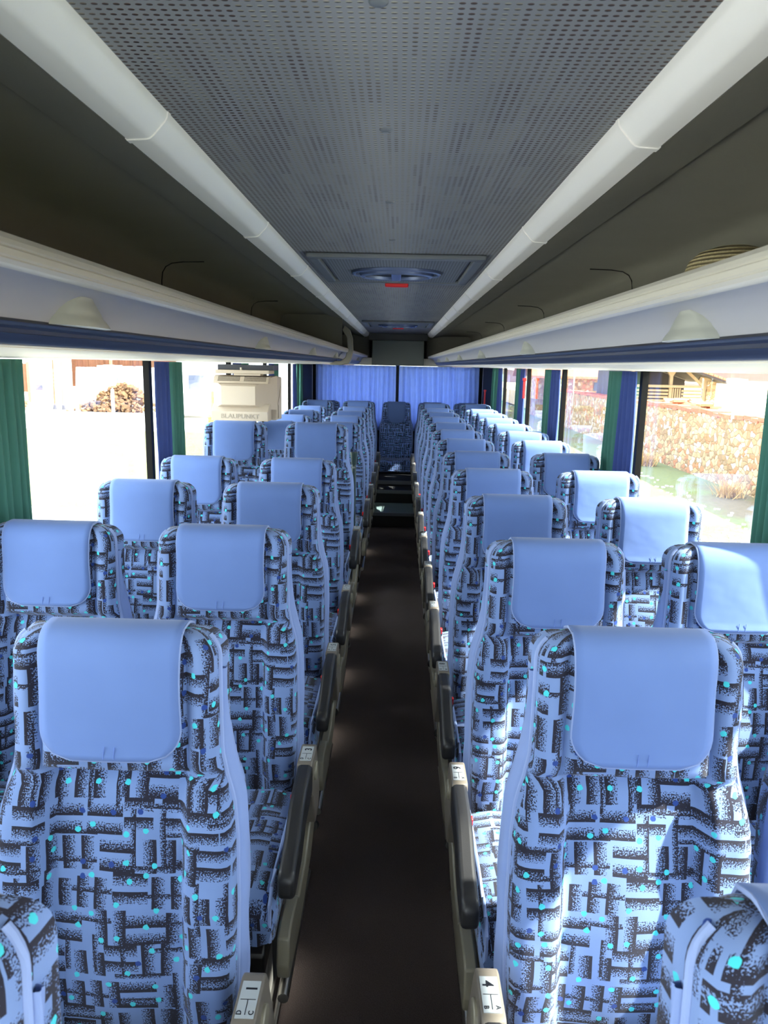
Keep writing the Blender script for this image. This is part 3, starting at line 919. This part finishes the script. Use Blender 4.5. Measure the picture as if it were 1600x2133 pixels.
for s, nm in ((-1, 'left'), (1, 'right')):
    for i, yp in enumerate(pill):
        if i < 1: continue
        o = curtain('y', s*(WX-.030), yp-.04, yp+.19, zc0, zc1, M['c_navy'], folds=4, seed=i*7+s, flare=.05 if s < 0 else .10, amp=.010, sweep=.0)
        tag(o, 'navy blue curtain gathered %s on the %s side' % (near[i], nm), 'curtain', 'navy side curtains')
        o = curtain('y', s*(WX-.030), yp+.21, yp+.44, zc0, zc1, M['c_green'], folds=5, seed=i*9+s+3, flare=.0, amp=.010, sweep=.0)
        tag(o, 'green curtain gathered %s on the %s side' % (near[i], nm), 'curtain', 'green side curtains')
for s, nm in ((-1, 'left'), (1, 'right')):
    o = curtain('y', s*(WX-.034), 8.965, 9.16, zc0, zc1, M['c_green'], folds=5, seed=31+s, flare=.06, amp=.013)
    tag(o, 'green curtain ending the last window before the dark rear corner on the %s' % nm, 'curtain', 'green side curtains')
o = curtain('x', 10.50, -1.14, -.022, .80, H-.002, M['c_blue'], folds=17, amp=.016, seed=5)
tag(o, 'blue pleated curtain over the left half of the rear window', 'curtain', 'rear window curtains')
o = curtain('x', 10.50, .022, 1.14, .80, H-.002, M['c_blue'], folds=15, amp=.018, seed=9)
tag(o, 'blue pleated curtain over the right half of the rear window', 'curtain', 'rear window curtains')

# emergency hammers by the last right posts (thin red)
for k, yy in enumerate((9.55, 6.862)):
    t = thing('window_hammer', ['red emergency hammer by the dark rear right corner', 'red emergency hammer beside green curtain on right side'][k], 'hammer', (1.12 if k == 0 else 1.165, yy, 1.33 if k == 0 else 1.52))
    put('handle', bx(-.01, .01, -.012, .012, -.09, .07), M['red'], t, smooth=False, bevel=.004)
    put('head', bx(-.014, .014, -.03, .03, .07, .095), M['red'], t, smooth=False, bevel=.003)

# grab pole beside the doorway
t = thing('grab_pole', 'dark green upright pole beside the left aisle seats by the doorway', 'pole', (-.262, 4.86, PZ))
bm = B(); cyl(bm, (0, 0, 0), (0, 0, .90), .015, n=20); put('pole', bm, M['poleg'], t)
bm = B(); cyl(bm, (0, 0, .90), (0, 0, .985), .016, .026, n=20); put('pole_head', bm, M['poleg'], t, bevel=.003)
bm = B(); cyl(bm, (0, -.02, .885), (0, -.012, .885), .007, n=12); put('screw', bm, M['alu'], t)

# ------------------------------------------------------------------ monitor hanging by the left windows
t = thing('monitor', 'beige tube monitor hanging under the left rack with raised lettering', 'monitor', (-.985, 4.86, .025))
t.scale = (1.10, 1, .985)
zt, zb = 1.628, 1.322
def loft(bm, rings, cap=True):
    V = [[bm.verts.new(p) for p in r] for r in rings]; n = len(V[0])
    for i in range(len(V)-1):
        for j in range(n): bm.faces.new((V[i][j], V[i][(j+1) % n], V[i+1][(j+1) % n], V[i+1][j]))
    if cap: bm.faces.new(V[0]); bm.faces.new(V[-1][::-1])
    return bm
def rect(x0, x1, z0, z1, y): return [(x0, y, z0), (x1, y, z0), (x1, y, z1), (x0, y, z1)]
# full-size front half (screen side, away from the camera)
bm = B(); loft(bm, [rect(-.185, .185, zb, zt-.01, .08), rect(-.185, .185, zb-.004, zt-.02, .27)])
put('screen_housing', bm, M['tv'], t, bevel=.008, smooth=False)
bm = B(); loft(bm, [rect(-.125, .075, zb+.105, zt-.080, -.055), rect(-.185, .135, zb+.075, zt-.030, .015), rect(-.185, .185, zb+.07, zt-.01, .08)])
put('tube_hump', bm, M['tv'], t, smooth=False)
bm = B(); prism([(-.060, zb), (-.060, zb+.062), (-.052, zb+.066), (.0, zb+.110), (.08, zb+.11), (.08, zb)], -.185, .150, 'x', bm)
put('lower_ledge', bm, M['tv'], t, smooth=False, bevel=.003)
bm = B(); prism([(-.052, zb+.066), (.02, zb+.125), (.02, zb+.12), (-.04, zb+.06)], -.184, .149, 'x', bm)
bm = B(); prism([(-.045, zt-.062), (-.005, zt-.018), (.08, zt-.012), (.08, zt-.062)], -.175, .15, 'x', bm)
put('vent_top', bm, M['tv'], t, smooth=False, bevel=.002)
bm = B()
rv = Matrix.Rotation(math.radians(42), 4, 'X')
for x0 in (-.150, .005):
    for i in range(16):
        for j in range(4):
            box(bm, (x0+.004+i*.0082, -.0300+j*.0075, zt-.0445+j*.0082), (.0048, .0045, .003), rv)
put('vent_slots', bm, M['black'], t, smooth=False)
me = text_mesh('BLAUPUNKT', .040); me.materials.clear(); me.materials.append(M['tvletter'])
for v in me.vertices: v.co.z *= 6
o = bpy.data.objects.new('lettering', me); C.objects.link(o); o.parent = t
o.location = (-.015, -.0607, zb+.030); o.rotation_euler = (PI/2, 0, 0); o.scale = (1.0, 1, 1)
bm = B(); bx(-.17, .15, .0, .20, zt+.0, zt+.024, bm); bx(-.06, .10, -.004, .1, zt-.012, zt+.0, bm)
put('mount_plate', bm, M['tv'], t, smooth=False, bevel=.003)
bm = B(); bx(-.16, .17, .03, .24, zt+.024, zt+.058, bm)
put('mount_bracket', bm, M['darkrail'], t, smooth=False)
bm = B(); cyl(bm, (-.02, .02, zt+.024), (-.02, .02, zt+.040), .006, n=10); put('mount_screw', bm, M['cream'], t)
bm = B()
for x in (-.15, .12): box(bm, (x, -.06, zb-.002), (.012, .008, .008))
put('foot_pad', bm, M['black'], t, smooth=False)
bm = B(); tube(bm, [(.1862, .10, zb+.01), (.1862, .10, zb+.11), (.1862, .225, zt-.08)], .0018, 5); tube(bm, [(.1862, .125, zb+.01), (.1862, .125, zb+.10)], .0018, 5)
put('side_groove', bm, M['tvdark'], t)

# ------------------------------------------------------------------ outside
GZ = -1.12
struct('ground', bx(4.5, 60, -20, 160, GZ-.1, GZ), M['ground'], smooth=False)
struct('ground', bx(-90, 4.5, -20, 160, GZ-.11, GZ-.005), M['yard'], smooth=False)
# dry stone wall parallel to the coach on the right
t = thing('stone_wall', 'dry stone boundary wall with red brick capping outside the right windows', 'wall', (8.3, 0, GZ))
bm = B(); rnd = random.Random(3)
n = 60; prevt = None
pts_top = [1.72+rnd.uniform(-.04, .04) for _ in range(n+1)]
for i in range(n):
    y0 = -6+i*.9; y1 = y0+.9
    A = [bm.verts.new((x, y, z)) for x, y, z in ((0, y0, -.1), (0, y1, -.1), (0, y1, pts_top[i+1]), (0, y0, pts_top[i]), (.5, y0, -.1), (.5, y1, -.1), (.5, y1, pts_top[i+1]), (.5, y0, pts_top[i]))]
    for f in ((0, 1, 2, 3), (4, 5, 6, 7), (3, 2, 6, 7), (0, 4, 7, 3), (1, 5, 6, 2)): bm.faces.new([A[k] for k in f])
put('wall_body', bm, M['stone'], t, smooth=False)
bm = B()
for i in range(150):
    y = -6+i*.36
    if y < 47.5:
        box(bm, (.25, y, 1.76+rnd.uniform(-.03, .03)), (.56, .35, .10), Matrix.Rotation(rnd.uniform(-.06, .06), 4, 'X'))
put('wall_cap', bm, M['capred'], t, smooth=False)
# raised field behind the wall and the hills
struct('ground', bx(8.85, 140, -20, 190, -1.02, .05), M['field'], smooth=False)
bm = B()
bmesh.ops.create_grid(bm, x_segments=60, y_segments=30, size=1, matrix=Matrix.Translation((70, 130, 0)) @ Matrix.Diagonal((62, 40, 1, 1)))
for v in bm.verts:
    d = math.exp(-((v.co.y-135)/24)**2)
    v.co.z = .0+ (1.8+1.3*math.sin(v.co.x*.09+1)+.9*math.sin(v.co.x*.23))*d
tag(struct('ground', bm, M['hill']), 'scrubby reddish hill beyond the field', None)
# wooden shed behind the wall
t = thing('wooden_shed', 'open wooden shed with dark overhanging roof behind the stone wall', 'shed', (11.1, 31.4, .05))
bm = B(); prism([(-2.6, 2.62), (1.85, 1.22), (1.85, 1.30), (-2.6, 2.72)], -1.7, 2.4, 'y', bm)
put('roof', bm, M['darkroof'], t, smooth=False)
bm = B()
for i in range(23): box(bm, (-2.5+i*.19, -1.72, 2.72-i*.0598), (.17, .12, .07), Matrix.Rotation(.30, 4, 'Y'))
put('roof_tile_edge', bm, M['tile'], t, smooth=False)
for x in (-1.75, -.22, 1.12):
    zt_ = 1.9-.1*x if x < 0 else 1.42
    bm = B(); prism([(x-.06, 0), (x+.06, 0), (x+.06, zt_-.45), (x+.26, zt_-.1), (x+.2, zt_), (x-.2, zt_+.05), (x-.26, zt_-.1), (x-.06, zt_-.45)], -1.25, -1.12, 'y', bm)
    put('post', bm, M['wood'], t, smooth=False)
bm = B(); bx(-2.0, 1.1, -1.3, -1.2, 1.02, 1.12, bm); put('top_rail', bm, M['wood'], t, smooth=False)
for (x0, x1) in ((-1.68, -.30), (.22, 1.04)):
    bm = B()
    for k in range(5): bx(x0, x1, -1.24, -1.20, .34+k*.13, .42+k*.13, bm)
    put('slat_panel', bm, M['wood'], t, smooth=False)
bm = B()
for k in range(4): bx(-.14+k*.09, -.09+k*.09, -1.25, -1.20, .30, 1.0, bm)
bx(-.15, .20, -1.26, -1.21, .46, .53, bm)
put('gate', bm, M['wood'], t, smooth=False)
bm = B(); prism([(.0, 1.9), (.1, 1.96), (1.06, 1.14), (.98, 1.08)], -1.32, -1.26, 'y', bm)
put('brace', bm, M['wood'], t, smooth=False)
put('stone_pier', bx(1.2, 1.55, -1.3, -.9, -.02, 1.28), M['stone'], t, smooth=False)
bm = B(); prism([(-2.2, 0), (1.5, 0), (1.5, 1.30), (-2.2, 2.46)], 1.9, 2.0, 'y', bm); bx(-2.3, -2.2, -1.0, 2.0, 0, 2.4, bm)
put('shade_boards', bm, M['darkroof'], t, smooth=False)  # dark colour stands in for the shade inside the shed
# tiled house further along
t = thing('stone_house', 'low stone house with red tiled roof beyond the wall, left of the shed', 'house', (12.2, 42.5, .0))
put('walls', bx(-4.4, 1.2, 0, 6, 0, 1.25), M['stone'], t, smooth=False)
bm = B(); prism([(-.6, 1.2), (3, 3.2), (6.6, 1.2), (6.6, 1.32), (3, 3.35), (-.6, 1.32)], -4.8, 1.5, 'x', bm)
put('roof', bm, M['tile'], t, smooth=False)
put('window', bx(-1.2, .2, -.05, .02, .55, 1.0), M['vanglass'], t, smooth=False)
# pile of roof tiles and dry tufts on this side of the wall
t = tag(put('tile_stack', (lambda bm: [box(bm, (10.2+rnd.uniform(-.6, .6), 26+rnd.uniform(-1, 1), .07+rnd.random()*.65), (.4, .4, .08), Matrix.Rotation(rnd.uniform(-.5, .5), 4, 'X')) for _ in range(60)] and bm)(B()), M['tile'], smooth=False), 'heap of pale roof tiles behind the wall near the tiled house', 'tiles', kind='stuff')
for k, (x, y, sc) in enumerate(((7.7, 17.0, .55), (7.6, 22.5, .6))):
    bm = B(); r2 = random.Random(k)
    for i in range(260):
        a = r2.uniform(0, 2*PI); l = sc*r2.uniform(.4, 1.0); d = Vector((math.cos(a)*.6, math.sin(a)*.6, r2.uniform(.5, 1.4))).normalized()
        p = Vector((x+r2.gauss(0, .12), y+r2.gauss(0, .12), GZ)); q = Vector((-d.y, d.x, 0)).normalized()*.012
        vs = [bm.verts.new(p-q), bm.verts.new(p+q), bm.verts.new(p+d*l)]
        bm.faces.new(vs)
    tag(put('dry_grass_tuft', bm, M['dry'], smooth=False), ['nearer dry straw-coloured grass tuft at the foot of the stone wall', 'farther dry grass tuft at the foot of the stone wall'][k], 'grass tuft')
# fallen leaves and stones on the lawn
bm = B()
for i in range(500):
    x = rnd.uniform(4.8, 6.9); y = rnd.uniform(4, 24)
    box(bm, (x, y, GZ+.01), (rnd.uniform(.03, .10), rnd.uniform(.03, .10), .03), Matrix.Rotation(rnd.uniform(0, 3), 4, 'Z'))
tag(put('scattered_stones', bm, M['sack'], smooth=False), 'small pale stones scattered over the grass below the stone wall', 'stones', kind='stuff')

# ---- left side: yard
LY = 42.0
def place(px): return (px-832)/1540*LY+CX
# long brown board fence at the back
t = thing('board_fence', 'tall brown board fence at the back of the left yard', 'fence', (0, 0, GZ))
bm = B(); r2 = random.Random(11)
x = -24.5
while x < -9.0:
    wd = r2.uniform(.14, .2); bx(x, x+wd-.01, 45+r2.uniform(-.02, .02), 45.06, 1.2, 3.6+r2.uniform(-.1, .2), bm); x += wd
put('fence_boards', bm, M['woodd'], t, smooth=False)
bm = B(); bx(-24.5, -9.0, 44.9, 45.1, 0, 1.2, bm); put('fence_base', bm, M['render_w'], t, smooth=False)
for k, xx in enumerate((-20.2, -17.2, -15.0)):
    bm = B(); bx(xx-.07, xx+.07, 44.6, 44.74, 0, 3.6, bm); put('fence_post', bm, M['wood'], t, smooth=False)
# white building with a brown door, far left
t = thing('outbuilding', 'white outbuilding with a brown door at the far left of the yard', 'building', (-22.0, 43, GZ))
put('walls', bx(-2.5, 2.9, 0, .6, 0, 4.2), M['render_w'], t, smooth=False)
d = put('door', bx(-.35, .55, -.06, .0, .9, 2.5), M['woodd'], t, smooth=False)
put('shutter', bx(.55, .70, -.08, .0, .3, 2.6), M['tile'], t, smooth=False)
put('hatch', bx(1.0, 1.45, -.05, 0, 1.0, 1.3), M['vanglass'], t, smooth=False)
put('down_pipe', cyl(B(), (1.5, -.08, .5), (1.42, -.08, 2.5), .05), M['frame'], t)
for k, (xx, h0) in enumerate(((-19.4, 2.75), (-18.9, 2.9))):
    t = thing('timber_post', ['thin dark timber post leaning in front of the white outbuilding', 'thicker pale timber post right of the leaning dark one'][k], 'post', (xx, 41.8, GZ))
    put('shaft', cyl(B(), (0, 0, 0), (.03, 0, h0), .05+.03*k, .04), M['wood' if k else 'woodd'], t)
    put('base', cyl(B(), (0, 0, 0), (0, 0, .25), .11, .08), M['darkroof'], t)
# white big bags stacked behind the pile
def sack(x, y, z, w_, d_, h_, label):
    bm = B(); box(bm, (0, 0, h_/2), (w_, d_, h_)); bmesh.ops.subdivide_edges(bm, edges=bm.edges[:], cuts=4, use_grid_fill=True)
    for v in bm.verts:
        f = 1+.10*math.sin(v.co.z/h_*PI); v.co.x *= f; v.co.y *= f; v.co.z += .03*math.sin(v.co.x*9+x)
    o = put('white_sack', bm, M['sack'], ang=60); o.location = (x, y, z); tag(o, label, 'sack', 'white sacks behind the rubble'); return o
sk = ['white bulk sack behind the rubble pile, leftmost of the row', 'white bulk sack behind the rubble, second from the left', 'white bulk sack behind the rubble, third from the left', 'white bulk sack behind the rubble, next to the rightmost', 'smaller white bulk sack, rightmost of the row']
for k in range(5):
    sack(-18.0+k*1.22, 43.4, GZ, 1.04, 1.1, [2.35, 2.5, 2.45, 2.4, 1.8][k], sk[k])
# rubble pile
bm = B(); r2 = random.Random(21)
for i in range(900):
    u = r2.gauss(0, .42); x = -15.6+u*1.7; hh = 1.35*math.exp(-((x+15.3)/1.5)**2)+.15
    z = r2.random()*hh; y = 41.2-.9*(1-z/1.5)+r2.uniform(0, .9)
    sz = r2.uniform(.06, .22)
    box(bm, (x, y, GZ+z), (sz*r2.uniform(.6, 2.2), sz, sz*r2.uniform(.4, 1)), Matrix.Rotation(r2.uniform(0, 3), 4, Vector((r2.random(), r2.random(), r2.random())).normalized()))
tag(put('rubble_pile', bm, M['rubble'], smooth=False), 'heap of broken brown rubble and wood in the left yard', 'rubble', kind='stuff')
bm = B()
for i in range(60):
    box(bm, (-21.2+r2.gauss(0, .35), 41, GZ+r2.random()*.5), (.3, .2, .12), Matrix.Rotation(r2.uniform(-.3, .3), 4, 'Z'))
tag(put('brick_heap', bm, M['tile'], smooth=False), 'small heap of red bricks at the far left of the yard', 'bricks', kind='stuff')
for k, xx in enumerate((-17.3, -15.35)):
    t = thing('white_stake', ['white stake in front of the left end of the rubble', 'white stake standing against the middle of the rubble'][k], 'stake', (xx, 39.9, GZ))
    put('shaft', bx(-.07, .07, -.05, .05, 0, 1.25), M['sack'], t, smooth=False)
    put('point', cyl(B(), (0, 0, 1.25), (0, 0, 1.35), .06, .01, 8), M['sack'], t)
# white camper van
t = thing('camper_van', 'white camper van with one grey window parked in the left yard', 'van', (-10.2, 37.5, GZ))
bm = B(); prism([(-1.9, .35), (-1.9, 1.0), (-1.55, 1.5), (-1.25, 2.4), (-.9, 2.85), (1.9, 2.95), (2.4, 2.8), (2.5, 2.0), (2.5, .35)], 0, 2.0, 'y', bm)
put('body', bm, M['vanw'], t, smooth=False, bevel=.05)
put('window', bx(-.35, .55, -.03, .0, 1.45, 2.15), M['vanglass'], t, smooth=False, bevel=.02)
put('lower_panel', bx(-.5, 2.4, -.03, .0, .36, .55), M['frame'], t, smooth=False)
for x in (-1.1, 1.5):
    w_ = put('wheel', cyl(B(), (x, -.02, .35), (x, .22, .35), .34, n=24), M['rubber'], t)
    put('hub', cyl(B(), (x, -.04, .35), (x, 0, .35), .17, n=16), M['alu'], w_)
t = thing('yellow_post', 'yellow post standing in the left yard beside the camper van', 'post', (-8.2, 33, GZ))
put('shaft', bx(-.09, .09, -.09, .09, 0, 1.55), M['yellow'], t, smooth=False)
put('base', bx(-.2, .2, -.2, .2, 0, .5), M['yellow'], t, smooth=False)
# hedge bushes closing the far view on the left
for k, (x, y, r_, m_) in enumerate(((-5.5, 60, 2.2, 'hill'), (-12.6, 47.5, 1.8, 'hill'))):
    bm = B(); bmesh.ops.create_icosphere(bm, subdivisions=4, radius=r_)
    for v in bm.verts: v.co *= 1+.10*math.sin(v.co.x*7)*math.sin(v.co.y*6+1)+.08*math.sin(v.co.z*11)
    o = put('bush', bm, M[m_]); o.location = (x, y, GZ+r_*.6); tag(o, ['round brown bush far behind the left yard', 'brown bush behind the camper van'][k], 'bush')
# strip of lawn between yard and coach on the left
struct('ground', bx(-16, -4.2, 14, 30, GZ-.02, GZ+.002), M['ground'], smooth=False)
